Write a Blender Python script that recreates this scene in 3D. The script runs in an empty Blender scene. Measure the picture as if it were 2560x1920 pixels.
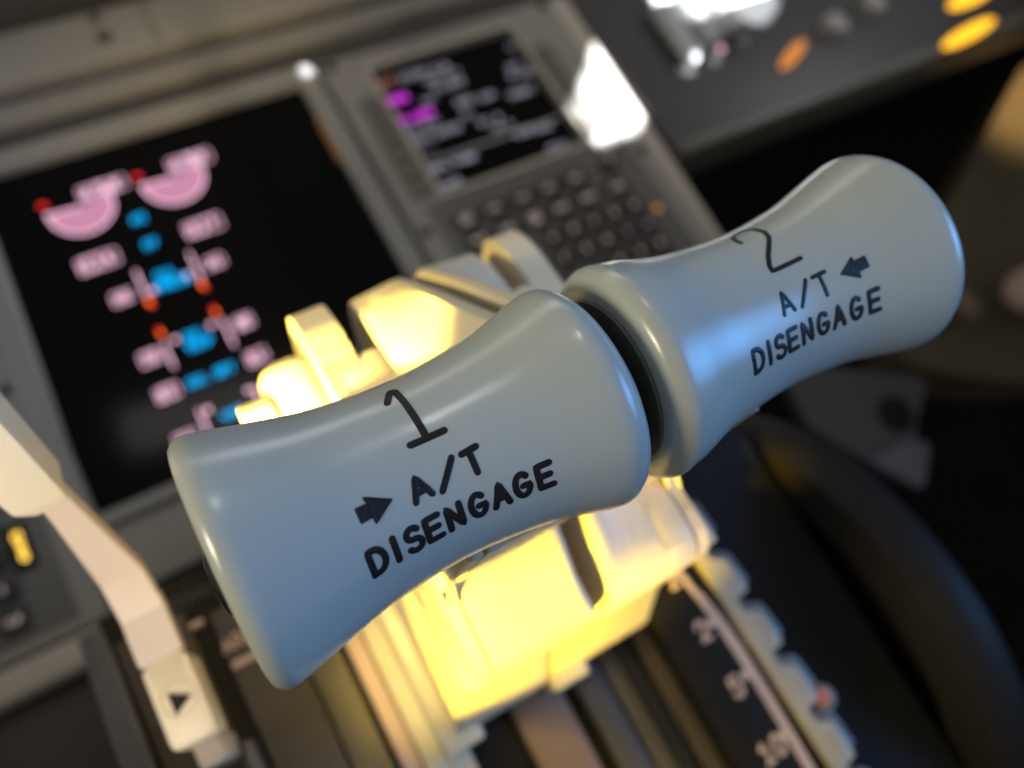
import bpy, bmesh, math, random
from mathutils import Vector, Matrix
random.seed(4)
C = bpy.context.scene.collection
SC = bpy.context.scene
R = math.radians

# ------------------------------------------------------------------ frame
# Everything is laid out in millimetres on the pedestal's own axes:
#   x = to the right across the cockpit, u = up the sloping panel, n = out of the panel.
TILT = R(35)
ORG = Vector((0.0, 0.0, 1.12))
def W(x, u, n):
    x, u, n = x / 1000, u / 1000, n / 1000
    return ORG + Vector((x, u * math.cos(TILT) - n * math.sin(TILT), u * math.sin(TILT) + n * math.cos(TILT)))
def WD(x, u, n):
    return W(x, u, n) - ORG

# ------------------------------------------------------------------ camera
CR = ((0.85748331, 0.39551813, -0.32907109), (-0.48537558, 0.83401447, -0.2623555), (0.17068369, 0.38468853, 0.90712833))
cam = bpy.data.objects.new('camera', bpy.data.cameras.new('camera'))
C.objects.link(cam)
cols = [(WD(*(1000 * CR[r][c] for r in range(3)))).normalized() for c in range(3)]
M = Matrix([[cols[c][r] for c in range(3)] for r in range(3)]).to_4x4()
M.translation = W(0, 0, 0)
cam.matrix_world = M
cam.data.sensor_width = 36
cam.data.lens = 29.25
cam.data.clip_start = 0.005
cam.data.clip_end = 50
cam.data.dof.use_dof = True
cam.data.dof.focus_distance = 0.103
cam.data.dof.aperture_fstop = 11.5
SC.camera = cam

# ------------------------------------------------------------------ world, view
w = bpy.data.worlds.new("World"); SC.world = w; w.use_nodes = True
bg = w.node_tree.nodes['Background']
bg.inputs[0].default_value = (1.0, 0.97, 0.92, 1)
bg.inputs[1].default_value = 0.225
SC.view_settings.view_transform = 'Standard'
SC.view_settings.look = 'None'
SC.view_settings.exposure = 0
SC.view_settings.gamma = 1
SC.cycles.use_denoising = True
SC.cycles.max_bounces = 6
SC.cycles.sample_clamp_indirect = 4

# ------------------------------------------------------------------ lights
def aim(o, a, b):
    pa, pb = W(*a), W(*b)
    o.location = pa
    o.rotation_euler = (pb - pa).to_track_quat('-Z', 'Y').to_euler()
def area(name, a, b, sx, sy, power, col, spread=180):
    l = bpy.data.lights.new(name, 'AREA'); l.shape = 'RECTANGLE'; l.size = sx / 1000; l.size_y = sy / 1000
    l.energy = power; l.color = col; l.spread = R(spread)
    o = bpy.data.objects.new(name, l); C.objects.link(o); aim(o, a, b); return o
def spot(name, a, b, power, col, deg, blend, rad):
    l = bpy.data.lights.new(name, 'SPOT'); l.energy = power; l.color = col; l.spot_size = R(deg); l.spot_blend = blend
    l.shadow_soft_size = rad / 1000
    o = bpy.data.objects.new(name, l); C.objects.link(o); aim(o, a, b); return o
area('side_window_daylight', (600, -205, 190), (45, 20, -106), 420, 420, 0.41, (0.12, 0.42, 1.0), 44)
area('cabin_light', (-360, 80, 30), (10, 24, -110), 110, 110, 0.06, (1.0, 0.86, 0.58), 40)
area('panel_flood', (90, 300, -60), (110, 250, -400), 320, 40, 0.27, (1.0, 0.95, 0.86))
area('windshield_daylight', (230, 620, -60), (90, 40, -120), 160, 60, 0.012, (0.85, 0.92, 1.0), 60)
spot('dome_light', (100, 300, 260), (45, 24, -110), 0.50, (1.0, 0.97, 0.92), 60, 0.6, 1.3)
spot('pedestal_flood_forward', (-60, 96, -140), (22, 60, -164), 0.65, (1.0, 0.66, 0.05), 46, 0.7, 4)
spot('pedestal_flood_aft', (-48, -60, -150), (38, -5, -188), 4.0, (1.0, 0.67, 0.04), 32, 0.35, 4)
spot('pedestal_flood_middle', (-48, -60, -147), (36, -4, -160), 3.6, (1.0, 0.67, 0.05), 19, 0.5, 4)  # added amber spot, lights only the dark band under the lever block
spot('pedestal_spot_right', (80, -250, -78), (67, -1, -160), 3.2, (1.0, 0.66, 0.36), 10.5, 0.5, 6)  # added warm spot, brightens the right lever block below its knob
spot('pedestal_spot_left', (-110, -190, -40), (-38, 50, -160), 4.0, (1.0, 0.80, 0.60), 27, 0.5, 6)  # added warm spot, brightens the speed brake lever from below left
spot('lever_lamp_forward', (-2, 40, -138), (25, 58, -160), 1.6, (1.0, 0.70, 0.12), 100, 0.5, 2)  # added amber spot tucked behind the left knob, whitens the head sides
spot('lever_lamp_aft', (8, 9, -136), (34, 4, -152), 0.22, (1.0, 0.68, 0.06), 100, 0.6, 2)  # added amber spot hidden by the left knob, yellows the block top
spot('track_lamp', (12, 28, -150), (21, 10, -232), 0.35, (1.0, 0.74, 0.22), 34, 0.9, 3)  # added spot, throws a hot spill onto the cream track beside the lever
PATCH_LAMP = (560, 40, 250)
spot('chart_light', PATCH_LAMP, (375, 285, -400), 260, (0.88, 0.94, 1.0), 38, 0.0, 0.2)  # added unseen lamp, projects the sunlit patches through the mask
spot('panel_wash', (620, 200, 0), (470, 300, -400), 2.6, (0.88, 0.92, 1.0), 60, 0.9, 20)
spot('ledge_flood', (740, 190, -300), (705, 180, -480), 4.5, (1.0, 0.66, 0.26), 42, 0.9, 15)  # added amber spot, grades the ledge brighter towards its top

# ------------------------------------------------------------------ materials
def mat(name, col, rough=0.5, spec=0.5, metal=0.0, emit=None, es=0.0, bump=0.0, bscale=900, bdist=0.0002, var=0.0, vscale=60, coat=0.0, sss=0.0):
    m = bpy.data.materials.new(name); m.use_nodes = True
    nt = m.node_tree; b = nt.nodes['Principled BSDF']
    b.inputs['Base Color'].default_value = (*col, 1)
    b.inputs['Roughness'].default_value = rough
    b.inputs['Specular IOR Level'].default_value = spec
    b.inputs['Metallic'].default_value = metal
    b.inputs['Coat Weight'].default_value = coat
    b.inputs['Coat Roughness'].default_value = 0.18
    if sss:
        b.inputs['Subsurface Weight'].default_value = sss
        b.inputs['Subsurface Scale'].default_value = 0.002
    if emit:
        b.inputs['Emission Color'].default_value = (*emit, 1); b.inputs['Emission Strength'].default_value = es
    tc = nt.nodes.new('ShaderNodeTexCoord')
    if bump:
        n = nt.nodes.new('ShaderNodeTexNoise'); n.inputs['Scale'].default_value = bscale; n.inputs['Detail'].default_value = 3
        bp = nt.nodes.new('ShaderNodeBump'); bp.inputs['Strength'].default_value = bump; bp.inputs['Distance'].default_value = bdist
        nt.links.new(tc.outputs['Object'], n.inputs['Vector']); nt.links.new(n.outputs['Fac'], bp.inputs['Height'])
        nt.links.new(bp.outputs['Normal'], b.inputs['Normal'])
    if var:
        n = nt.nodes.new('ShaderNodeTexNoise'); n.inputs['Scale'].default_value = vscale; n.inputs['Detail'].default_value = 4
        mx = nt.nodes.new('ShaderNodeMix'); mx.data_type = 'RGBA'
        mx.inputs['A'].default_value = (*[c * (1 - var) for c in col], 1); mx.inputs['B'].default_value = (*[min(1, c * (1 + var)) for c in col], 1)
        nt.links.new(tc.outputs['Object'], n.inputs['Vector']); nt.links.new(n.outputs['Fac'], mx.inputs['Factor'])
        nt.links.new(mx.outputs['Result'], b.inputs['Base Color'])
        r = nt.nodes.new('ShaderNodeMapRange'); r.inputs['To Min'].default_value = max(0.05, rough - 0.08); r.inputs['To Max'].default_value = rough + 0.08
        nt.links.new(n.outputs['Fac'], r.inputs['Value']); nt.links.new(r.outputs['Result'], b.inputs['Roughness'])
    return m
MK = mat('knob_plastic', (0.42, 0.455, 0.43), 0.21, 0.55, bump=0.6, bscale=4200, bdist=0.000018, var=0.03, vscale=80, sss=0.0)
MCR = mat('cream_plastic', (0.62, 0.565, 0.43), 0.42, 0.4, bump=0.06, var=0.04)
MINK = mat('engraving_paint', (0.010, 0.009, 0.010), 0.38, 0.3, bump=0.6, bscale=2600)
MBTN = mat('button_black', (0.008, 0.008, 0.008), 0.3, 0.5)
MBZ = mat('bezel_grey', (0.25, 0.234, 0.206), 0.55, 0.3, var=0.12, vscale=30)
MBZD = mat('bezel_dark', (0.07, 0.065, 0.06), 0.55, 0.2, var=0.15, vscale=40)
MBZL = mat('flange_beige', (0.42, 0.37, 0.31), 0.5, 0.3, var=0.08, vscale=40)
MKBP = mat('keyboard_grey', (0.13, 0.122, 0.11), 0.5, 0.25, var=0.1, vscale=40)
MLSK = mat('line_key_brown', (0.14, 0.125, 0.105), 0.45, 0.3, var=0.1, vscale=60)
MBLK = mat('black_panel', (0.012, 0.011, 0.010), 0.6, 0.15)
MVOID = mat('footwell_black', (0.010, 0.010, 0.010), 0.8, 0.1, var=0.3, vscale=8)
MGLS = mat('screen_glass', (0.004, 0.004, 0.004), 0.12, 0.06)
MPED = mat('pedestal_brown', (0.060, 0.050, 0.040), 0.6, 0.2, var=0.15, vscale=40)
MOLV = mat('track_olive', (0.125, 0.11, 0.08), 0.5, 0.3, var=0.08)
MPNK = mat('marking_pink_white', (0.60, 0.44, 0.38), 0.5, 0.3, var=0.05)
MNVY = mat('track_navy', (0.028, 0.032, 0.045), 0.45, 0.4)
MBGR = mat('track_blue_grey', (0.075, 0.075, 0.085), 0.4, 0.4, var=0.1)
MGATE = mat('gate_beige', (0.42, 0.38, 0.31), 0.45, 0.4, var=0.08)
MGAT2 = mat('gate_grey', (0.17, 0.175, 0.18), 0.4, 0.4)
MWHL = mat('wheel_black', (0.020, 0.018, 0.016), 0.5, 0.08)
MMET = mat('satin_metal', (0.62, 0.62, 0.62), 0.28, 0.5, metal=1.0)
MPEDL = mat('pedal_grey', (0.07, 0.07, 0.08), 0.5, 0.4)
MTAN = mat('ledge_tan', (0.085, 0.068, 0.045), 0.7, 0.2, var=0.15, vscale=12)
MORG = mat('orange_mark', (0.55, 0.16, 0.08), 0.5)
MSCR = mat('screw_white', (0.6, 0.58, 0.56), 0.35, 0.5)  # white cap colour stands in for a bright glint on the screw
MKEY = mat('key_black', (0.030, 0.030, 0.032), 0.5, 0.3)
MLEG = mat('key_legend', (0.5, 0.4, 0.36), 0.5, emit=(1.0, 0.78, 0.68), es=0.48)
def em(name, c, s): return mat(name, (0.01, 0.01, 0.01), 0.5, 0.0, emit=c, es=s)
EPK = em('display_pink', (0.95, 0.55, 0.72), 2.3)
EPD = em('display_disc_pink', (0.61, 0.26, 0.41), 1.0)
ECY = em('display_cyan', (0.0, 0.36, 0.80), 2.2)
ERD = em('display_red', (1.0, 0.03, 0.03), 1.6)
EOR = em('display_orange', (1.0, 0.14, 0.01), 2.6)
EWT = em('display_white', (0.62, 0.60, 0.72), 0.75)
EMG = em('display_magenta', (0.75, 0.06, 0.85), 1.5)
ETT = em('display_title_orange', (0.85, 0.34, 0.22), 0.8)
EDS = em('display_dim', (0.5, 0.5, 0.5), 0.5)
EAM = em('lamp_amber', (1.0, 0.48, 0.02), 2.0)  # amber light mirrored in the right panel, painted as glow
EAD = em('lamp_amber_dim', (1.0, 0.36, 0.08), 0.75)  # glow of the keypad annunciator and of one painted amber reflection
EYL = em('annunciator_yellow', (1.0, 0.62, 0.08), 2.6)

# ------------------------------------------------------------------ object helpers
def props(o, label=None, cat=None, group=None, kind=None):
    if label: o['label'] = label
    if cat: o['category'] = cat
    if group: o['group'] = group
    if kind: o['kind'] = kind
    return o
def wloc(o):
    v = Vector(o.location)
    while o.parent: o = o.parent; v += Vector(o.location)
    return v
def thing(name, label, cat, at, group=None):
    o = bpy.data.objects.new(name, None); C.objects.link(o); o.location = W(*at); o.empty_display_size = 0.01
    return props(o, label, cat, group)
def obj(name, bm, m, parent=None, smooth=True, angle=35):
    """bm holds vertices in frame millimetres; becomes one mesh object with its origin at its own middle."""
    pts = [W(*v.co) for v in bm.verts]
    lo = Vector([min(p[i] for p in pts) for i in range(3)]); hi = Vector([max(p[i] for p in pts) for i in range(3)])
    o0 = (lo + hi) / 2; o0.z = lo.z
    for v, p in zip(bm.verts, pts): v.co = p - o0
    bmesh.ops.recalc_face_normals(bm, faces=bm.faces)
    me = bpy.data.meshes.new(name); bm.to_mesh(me); bm.free()
    me.materials.append(m)
    if smooth:
        me.polygons.foreach_set('use_smooth', [True] * len(me.polygons))
        try: me.set_sharp_from_angle(angle=R(angle))
        except Exception: pass
    o = bpy.data.objects.new(name, me); C.objects.link(o)
    if parent is not None:
        o.parent = parent; o.location = o0 - wloc(parent)
    else: o.location = o0
    return o
def NB(): return bmesh.new()
def bevel(bm, geom_edges, r, seg=3):
    if r > 0: bmesh.ops.bevel(bm, geom=geom_edges, offset=r, segments=seg, affect='EDGES', profile=0.5)
def box(bm, x0, x1, u0, u1, n0, n1, r=0, seg=3):
    vs = [bm.verts.new((x, u, n)) for x in (x0, x1) for u in (u0, u1) for n in (n0, n1)]
    fs = [(0, 1, 3, 2), (4, 6, 7, 5), (0, 4, 5, 1), (2, 3, 7, 6), (0, 2, 6, 4), (1, 5, 7, 3)]
    es = set()
    for f in fs:
        fa = bm.faces.new([vs[i] for i in f])
        es.update(fa.edges)
    if r: bevel(bm, list(es), r, seg)
    return bm
def ring_solid(bm, rings, cap=True):
    rv = [[bm.verts.new(p) for p in r] for r in rings]
    k = len(rv[0])
    for a, b in zip(rv, rv[1:]):
        for i in range(k): bm.faces.new((a[i], a[(i + 1) % k], b[(i + 1) % k], b[i]))
    if cap:
        bm.faces.new(list(reversed(rv[0]))); bm.faces.new(rv[-1])
    return rv
def prism_x(bm, prof, x0, x1, r=0, seg=3):
    rv = ring_solid(bm, [[(x0, u, n) for u, n in prof], [(x1, u, n) for u, n in prof]])
    if r:
        es = set()
        for ring in rv:
            for i in range(len(ring)):
                e = bm.edges.get((ring[i], ring[(i + 1) % len(ring)]))
                if e: es.add(e)
        bevel(bm, list(es), r, seg)
    return bm
def prism_n(bm, poly, n0, n1, r=0, seg=2):
    rv = ring_solid(bm, [[(x, u, n0) for x, u in poly], [(x, u, n1) for x, u in poly]])
    if r:
        ring = rv[1]
        bevel(bm, [bm.edges.get((ring[i], ring[(i + 1) % len(ring)])) for i in range(len(ring))], r, seg)
    return bm
def rpoly(pts, r, k=5):
    """round the corners of a polygon; r a number or a list"""
    out = []; N = len(pts)
    for i in range(N):
        p = Vector(pts[i]); a = Vector(pts[i - 1]); b = Vector(pts[(i + 1) % N])
        rr = r[i] if isinstance(r, (list, tuple)) else r
        da, db = (a - p), (b - p)
        rr = min(rr, da.length * 0.48, db.length * 0.48)
        if rr <= 0.01: out.append(tuple(p)); continue
        s, e = p + da.normalized() * rr, p + db.normalized() * rr
        for j in range(k + 1):
            t = j / k
            q = s * (1 - t) ** 2 + p * 2 * t * (1 - t) + e * t * t
            out.append(tuple(q))
    return out
def cyl(bm, c, axis, r, h, seg=32, bev=0):
    """cylinder starting at c along axis (0 x, 1 u, 2 n)"""
    o = [i for i in range(3) if i != axis]
    rows = [(0, r), (h, r)] if not bev else [(0, r), (h - bev, r), (h - bev * .3, r - bev * .3), (h, r - bev)]
    rings = []
    for d, rad in rows:
        ring = []
        for k in range(seg):
            a = 2 * math.pi * k / seg; p = [0, 0, 0]
            p[axis] = c[axis] + d; p[o[0]] = c[o[0]] + rad * math.cos(a); p[o[1]] = c[o[1]] + rad * math.sin(a)
            ring.append(tuple(p))
        rings.append(ring)
    ring_solid(bm, rings); return bm

# ------------------------------------------------------------------ stroke lettering
def arc(cx, cy, rx, ry, a0, a1, k=10):
    return [(cx + rx * math.cos(R(a0 + (a1 - a0) * i / k)), cy + ry * math.sin(R(a0 + (a1 - a0) * i / k))) for i in range(k + 1)]
F = {  # box 0..0.66 wide, 0..1 tall
 'A': [[(0, 0), (.33, 1), (.66, 0)], [(.12, .34), (.54, .34)]],
 'B': [[(0, 0), (0, 1), (.4, 1)] + arc(.4, .76, .22, .24, 90, -90) + [(0, .52), (.4, .52)] + arc(.4, .26, .26, .26, 90, -90) + [(0, 0)]],
 'C': [arc(.36, .5, .34, .5, 50, 310, 16)],
 'D': [[(0, 0), (0, 1), (.22, 1)] + arc(.22, .5, .42, .5, 90, -90, 14) + [(0, 0)]],
 'E': [[(.6, 1), (0, 1), (0, 0), (.6, 0)], [(0, .52), (.52, .52)]],
 'F': [[(.6, 1), (0, 1), (0, 0)], [(0, .52), (.5, .52)]],
 'G': [arc(.34, .5, .33, .5, 48, 350, 18) + [(.66, .46), (.36, .46)]],
 'H': [[(0, 0), (0, 1)], [(.62, 0), (.62, 1)], [(0, .5), (.62, .5)]],
 'I': [[(.3, 0), (.3, 1)]], 'J': [[(.5, 1), (.5, .25)] + arc(.27, .25, .23, .25, 0, -170)],
 'K': [[(0, 0), (0, 1)], [(.6, 1), (0, .42)], [(.2, .6), (.62, 0)]], 'L': [[(0, 1), (0, 0), (.56, 0)]],
 'M': [[(0, 0), (0, 1), (.35, .4), (.7, 1), (.7, 0)]], 'N': [[(0, 0), (0, 1), (.6, 0), (.6, 1)]],
 'O': [arc(.34, .5, .34, .5, 0, 360, 20)], 'P': [[(0, 0), (0, 1), (.38, 1)] + arc(.38, .74, .26, .26, 90, -90) + [(0, .48)]],
 'Q': [arc(.34, .5, .34, .5, 0, 360, 20), [(.4, .3), (.68, -.05)]],
 'R': [[(0, 0), (0, 1), (.38, 1)] + arc(.38, .74, .26, .26, 90, -90) + [(0, .48)], [(.3, .48), (.62, 0)]],
 'S': [arc(.33, .75, .28, .25, 35, 250, 12) + arc(.33, .25, .31, .27, 80, -150, 12)],
 'T': [[(0, 1), (.64, 1)], [(.32, 1), (.32, 0)]], 'U': [[(0, 1), (0, .3)] + arc(.31, .3, .31, .3, 180, 360) + [(.62, 1)]],
 'V': [[(0, 1), (.33, 0), (.66, 1)]], 'W': [[(0, 1), (.18, 0), (.36, .7), (.54, 0), (.72, 1)]],
 'X': [[(0, 0), (.62, 1)], [(0, 1), (.62, 0)]], 'Y': [[(0, 1), (.32, .5), (.64, 1)], [(.32, .5), (.32, 0)]],
 'Z': [[(0, 1), (.62, 1), (0, 0), (.62, 0)]],
 '0': [arc(.32, .5, .3, .5, 0, 360, 18)], '1': [[(.12, .78), (.34, 1), (.34, 0)], [(.12, 0), (.56, 0)]],
 '2': [arc(.32, .7, .3, .3, 170, -35, 12) + [(.02, 0), (.64, 0)]],
 '3': [arc(.3, .75, .28, .25, 150, -90, 10) + arc(.3, .26, .32, .26, 90, -150, 12)],
 '4': [[(.46, 0), (.46, 1), (0, .32), (.66, .32)]], '5': [[(.58, 1), (.08, 1), (.04, .55)] + arc(.3, .33, .32, .33, 115, -150, 12)],
 '6': [[(.5, 1), (.1, .5)] + arc(.32, .3, .3, .3, 160, -200, 16)], '7': [[(0, 1), (.62, 1), (.2, 0)]],
 '8': [arc(.32, .75, .25, .25, 0, 360, 14), arc(.32, .26, .31, .26, 0, 360, 16)],
 '9': [arc(.32, .7, .3, .3, 0, 360, 16) + [(.5, .3), (.2, 0)]],
 '/': [[(.02, -.05), (.5, 1.05)]], '.': [[(.15, 0), (.2, 0)]], '-': [[(.08, .5), (.52, .5)]], '%': [[(.0, 0), (.64, 1)], arc(.12, .8, .12, .16, 0, 360, 8), arc(.52, .2, .12, .16, 0, 360, 8)],
 '<': [[(.5, .9), (.1, .5), (.5, .1)]], '>': [[(.1, .9), (.5, .5), (.1, .1)]], ' ': [], '+': [[(.3, .2), (.3, .8)], [(0, .5), (.6, .5)]],
}
def text_lines(s, x, y, h, pitch=0.9, wf=1.0):
    out = []
    for ch in s:
        for pl in F.get(ch, []):
            out.append([(x + px * h * wf, y + py * h) for px, py in pl])
        x += pitch * h
    return out
def stroke(bm, pl, width, fn, rise=0.12, step=0.6, seg=6):
    """sweep a rounded bead along polyline pl (2D) laid on a surface by fn(s, t) -> (point, normal)"""
    pts = []
    for a, b in zip(pl, pl[1:]):
        L = math.hypot(b[0] - a[0], b[1] - a[1]); k = max(1, int(L / step))
        for i in range(k): pts.append((a[0] + (b[0] - a[0]) * i / k, a[1] + (b[1] - a[1]) * i / k))
    pts.append(pl[-1])
    q = [pts[0]]
    for p in pts[1:]:
        if math.hypot(p[0] - q[-1][0], p[1] - q[-1][1]) > 1e-3: q.append(p)
    pts = q
    if len(pts) < 2: pts = [pts[0], (pts[0][0] + 0.01, pts[0][1])]
    n = len(pts); hw = width / 2
    # rounded ends
    def ext(p, o):
        dx, dy = p[0] - o[0], p[1] - o[1]; L = math.hypot(dx, dy) or 1
        return dx / L, dy / L
    d0 = ext(pts[0], pts[1]); d1 = ext(pts[-1], pts[-2])
    rows = [((pts[0][0] + d0[0] * hw * c, pts[0][1] + d0[1] * hw * c), math.sqrt(max(0.02, 1 - c * c))) for c in (0.99, 0.8, 0.45)]
    rows += [(p, 1.0) for p in pts]
    rows += [((pts[-1][0] + d1[0] * hw * c, pts[-1][1] + d1[1] * hw * c), math.sqrt(max(0.02, 1 - c * c))) for c in (0.45, 0.8, 0.99)]
    prev = None; rings = []
    for i, (p, sc) in enumerate(rows):
        a = rows[max(0, i - 1)][0]; b = rows[min(len(rows) - 1, i + 1)][0]
        tx, ty = b[0] - a[0], b[1] - a[1]; L = math.hypot(tx, ty) or 1; px, py = -ty / L, tx / L
        ring = []
        for k in range(seg + 1):
            al = math.pi * k / seg; off = math.cos(al) * hw * sc; hh = math.sin(al) ** 0.7 * rise * sc if 0 < k < seg else -0.05
            P, Nn = fn(p[0] + px * off, p[1] + py * off)
            ring.append((P[0] + Nn[0] * hh, P[1] + Nn[1] * hh, P[2] + Nn[2] * hh))
        P, Nn = fn(*p); ring.append((P[0] - Nn[0] * 0.15, P[1] - Nn[1] * 0.15, P[2] - Nn[2] * 0.15))
        rings.append(ring)
    ring_solid(bm, rings)
def flat(n): return lambda s, t: ((s, t, n), (0, 0, 1))
def write(bm, lines, width, n, rise=0.2, step=1.5, seg=3):
    for pl in lines: stroke(bm, pl, width, flat(n), rise, step, seg)
    return bm

# ================================================================== SETTING
def struct(name, bm, m, label=None, **k):
    o = obj(name, bm, m, None, **k); o['kind'] = 'structure'; return o
def world_box(name, lo, hi, m):
    bm = NB(); bmesh.ops.create_cube(bm, size=1)
    for v in bm.verts: v.co = Vector([lo[i] + (v.co[i] + .5) * (hi[i] - lo[i]) for i in range(3)])
    me = bpy.data.meshes.new(name); bm.to_mesh(me); bm.free(); me.materials.append(m)
    o = bpy.data.objects.new(name, me); C.objects.link(o); o['kind'] = 'structure'; return o
world_box('floor', (-2.0, -1.6, -0.05), (2.5, 2.4, 0.0), MVOID)
world_box('wall', (-2.0, 2.4, -0.05), (2.5, 2.5, 2.2), MVOID)
world_box('side_wall', (2.5, -1.6, -0.05), (2.6, 2.5, 2.2), MVOID)

# centre pedestal -------------------------------------------------------
ped = thing('centre_pedestal', 'dark throttle pedestal with parallel lever tracks and curved flap scale under the two levers', 'pedestal', (49, -20, -430))
bm = NB(); prism_x(bm, [(-160, -239), (58, -239), (100, -404), (70, -900), (-160, -900)], -46, 148, 1.5); obj('housing', bm, MBLK, ped)
bm = NB(); box(bm, -44, -26, -160, 50, -242, -237.6, .5, 2); obj('deck_plate', bm, MPED, ped)
bm = NB(); prism_x(bm, [(-160, -236), (30, -236), (56, -240), (92, -390), (88, -395), (50, -250), (-160, -250)], -52, -45, 1.2); obj('side_rail', bm, MBGR, ped)
def strip(name, x0, x1, n, m, u0=-160, u1=46, r=0.6):
    b = NB(); box(b, x0, x1, u0, u1, -240, n, r, 2); return obj(name, b, m, ped)
strip('track_strip', -20.5, -4, -236.6, MBZD)
strip('track_strip', -3.4, 5.6, -236, MOLV)
strip('track_strip', 7.4, 12.0, -235.5, MPNK)
strip('track_strip', 12.4, 24.0, -234.0, MCR)
strip('track_strip', 38.5, 53.5, -236, MPNK, r=1.5).data.materials[0] = mat('track_rose_brown', (0.21, 0.15, 0.125), 0.5, 0.3, var=0.08)
strip('track_strip', 57.5, 66.0, -235.5, MBGR, r=2)
strip('track_strip', 66.6, 72.0, -236, MOLV, r=1).data.materials[0] = mat('track_grey', (0.10, 0.092, 0.08), 0.5, 0.3, var=0.08)
strip('track_strip', 72.6, 77.5, -238, MNVY)
strip('track_strip', 78.2, 88.0, -234.5, MOLV, r=1).data.materials[0] = mat('track_brown', (0.085, 0.072, 0.055), 0.5, 0.3, var=0.08)
strip('slot_edge', -24.6, -22.0, -224, MBGR, u1=12)
bm = NB(); box(bm, 82.5, 101.4, -160, 24, -240, -225.2, .5, 2); obj('flap_scale_panel', bm, MBLK, ped)
bm = NB(); box(bm, 103.6, 105.3, -160, 24, -240, -226.5, .3, 2); obj('slot_wall', bm, MBLK, ped)
# flap scale: line, ticks and numbers, white paint on black
sc = NB()
prism_n(sc, [(95.4, -4), (97.2, -4), (98.6, -14), (96.9, -14)], -225.3, -225.0)
bar = [(96.9, -14), (99.0, -13), (100.6, -22), (101.2, -31), (101.3, -45), (101.1, -60), (100.6, -90), (97.9, -90), (98.4, -60), (98.6, -52), (98.4, -36), (97.9, -24)]
prism_n(sc, bar, -225.3, -224.8)
obj('flap_scale_line', sc, MPNK, ped)
for tu, tx in ((-21.6, 98.0), (-37.5, 98.6), (-55.0, 98.7), (-74.0, 98.4), (-5.5, 96.5)):
    b = NB(); prism_n(b, [(tx - 2.6, tu - .75), (tx + .6, tu - 1.6), (tx + .6, tu + 1.6), (tx - 2.6, tu + .75)], -225.3, -224.85); obj('tick_mark', b, MPNK, ped)
for s, x, u in (('1', 91.9, -8.4), ('2', 92.1, -24.6), ('5', 92.2, -41.2), ('10', 89.7, -58.8), ('15', 89.5, -77)):
    b = NB(); write(b, text_lines(s, x, u, 5.0, 0.86, 0.95), 1.25, -225.2, 0.3, 0.8, 3); obj('number', b, MPNK, ped)
# speed brake side captions
b = NB(); write(b, text_lines('ARMED', -20.6, 34.6, 3.4, 0.92), 0.75, -236.4, .2); obj('caption', b, MPNK, ped)
b = NB(); box(b, -20.3, -6, 29.7, 31.6, -237, -235.9, .3, 1); obj('caption_bar', b, MPNK, ped)
b = NB(); box(b, -28.6, -22.4, 44.6, 46.2, -240, -238.4, .3, 1); obj('caption_bar', b, MPNK, ped)
b = NB(); write(b, text_lines('DOWN', -28.2, 51, 3.2, 0.9), 0.5, -238.6, .2); obj('caption', b, MBGR, ped)
# gate for the flap lever
gate = thing('flap_gate', 'stepped beige flap detent gate with square teeth along the right of the numbered scale', 'gate', (108, -40, -232))
def teeth(x_base, x_low, x_hi, u0, shift=0.0):
    edge = []
    st = [(-8.5 - 16.6 * k, -18.3 - 16.6 * k) for k in range(-1, 6)]
    for a, b_ in st:
        edge += [(x_hi, a + shift), (x_hi + .9, a - 1.5 + shift), (x_hi + 1.4, b_ - .2 + shift), (x_hi + .8, b_ - .9 + shift), (x_low, b_ - 1.3 + shift), (x_low + .3, b_ - 5.4 + shift)]
    top, bot = st[0][0] + 1, st[-1][1] - 5
    return [(x_base, bot + shift)] + [(x_base - 2.2, top + shift)] + edge
g_front = teeth(105.0, 106.3, 110.2, 0)
def curve_x(poly):  # the whole gate bows gently outwards aft
    return [(x + (1.6 * math.sin(max(0, min(1, (-u - 5) / 70)) * 1.57)) - .6, u) for x, u in poly]
b = NB(); prism_n(b, curve_x(g_front), -226, -223.5, 0.3); obj('front_plate', b, MGATE, gate)
b = NB(); prism_n(b, curve_x([(x + 3.0 if x > 106.5 else x, u + 1.6) for x, u in g_front]), -236, -226.2, 0.3); obj('back_plate', b, MGAT2, gate)
for k in range(5):
    b = NB(); box(b, 109.0, 109.7, -16.6 - 16.6 * k, -10.5 - 16.6 * k, -223.6, -223.0, .25, 2); obj('ridge', b, MBZL, gate)
b = NB(); cyl(b, (114.4, -53.5, -231), 2, 3.6, 6, 24, .6); obj('detent_knob', b, MGAT2, gate)
b = NB(); cyl(b, (113.9, -52.9, -225.1), 2, 2.3, .8, 20, .2); obj('orange_cap', b, MORG, gate)

# trim wheel ------------------------------------------------------------
wh = thing('trim_wheel', 'large glossy black stabilizer trim wheel standing on edge right of the flap gate', 'wheel', (160, -45, -383))
def wheel_pt(r, a): return (-47 + r * math.sin(a), -300 + r * math.cos(a))
b = NB()
prof = [(150, 70), (150, 80), (151.5, 84.5), (155, 86.5), (164, 86.5), (168, 84.5), (169.5, 80), (169.5, 70), (160, 66)]
ringsx = []
K = 96
rv = []
for k in range(K):
    a = 2 * math.pi * k / K; rv.append([b.verts.new((x, *wheel_pt(r, a))) for x, r in prof])
for k in range(K):
    A, B = rv[k], rv[(k + 1) % K]
    for i in range(len(prof)): b.faces.new((A[i], A[(i + 1) % len(prof)], B[(i + 1) % len(prof)], B[i]))
obj('rim', b, MWHL, wh)
b = NB(); cyl(b, (157, -47, -300), 0, 68.5, 5, 72); obj('web', b, MBLK, wh)
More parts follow.
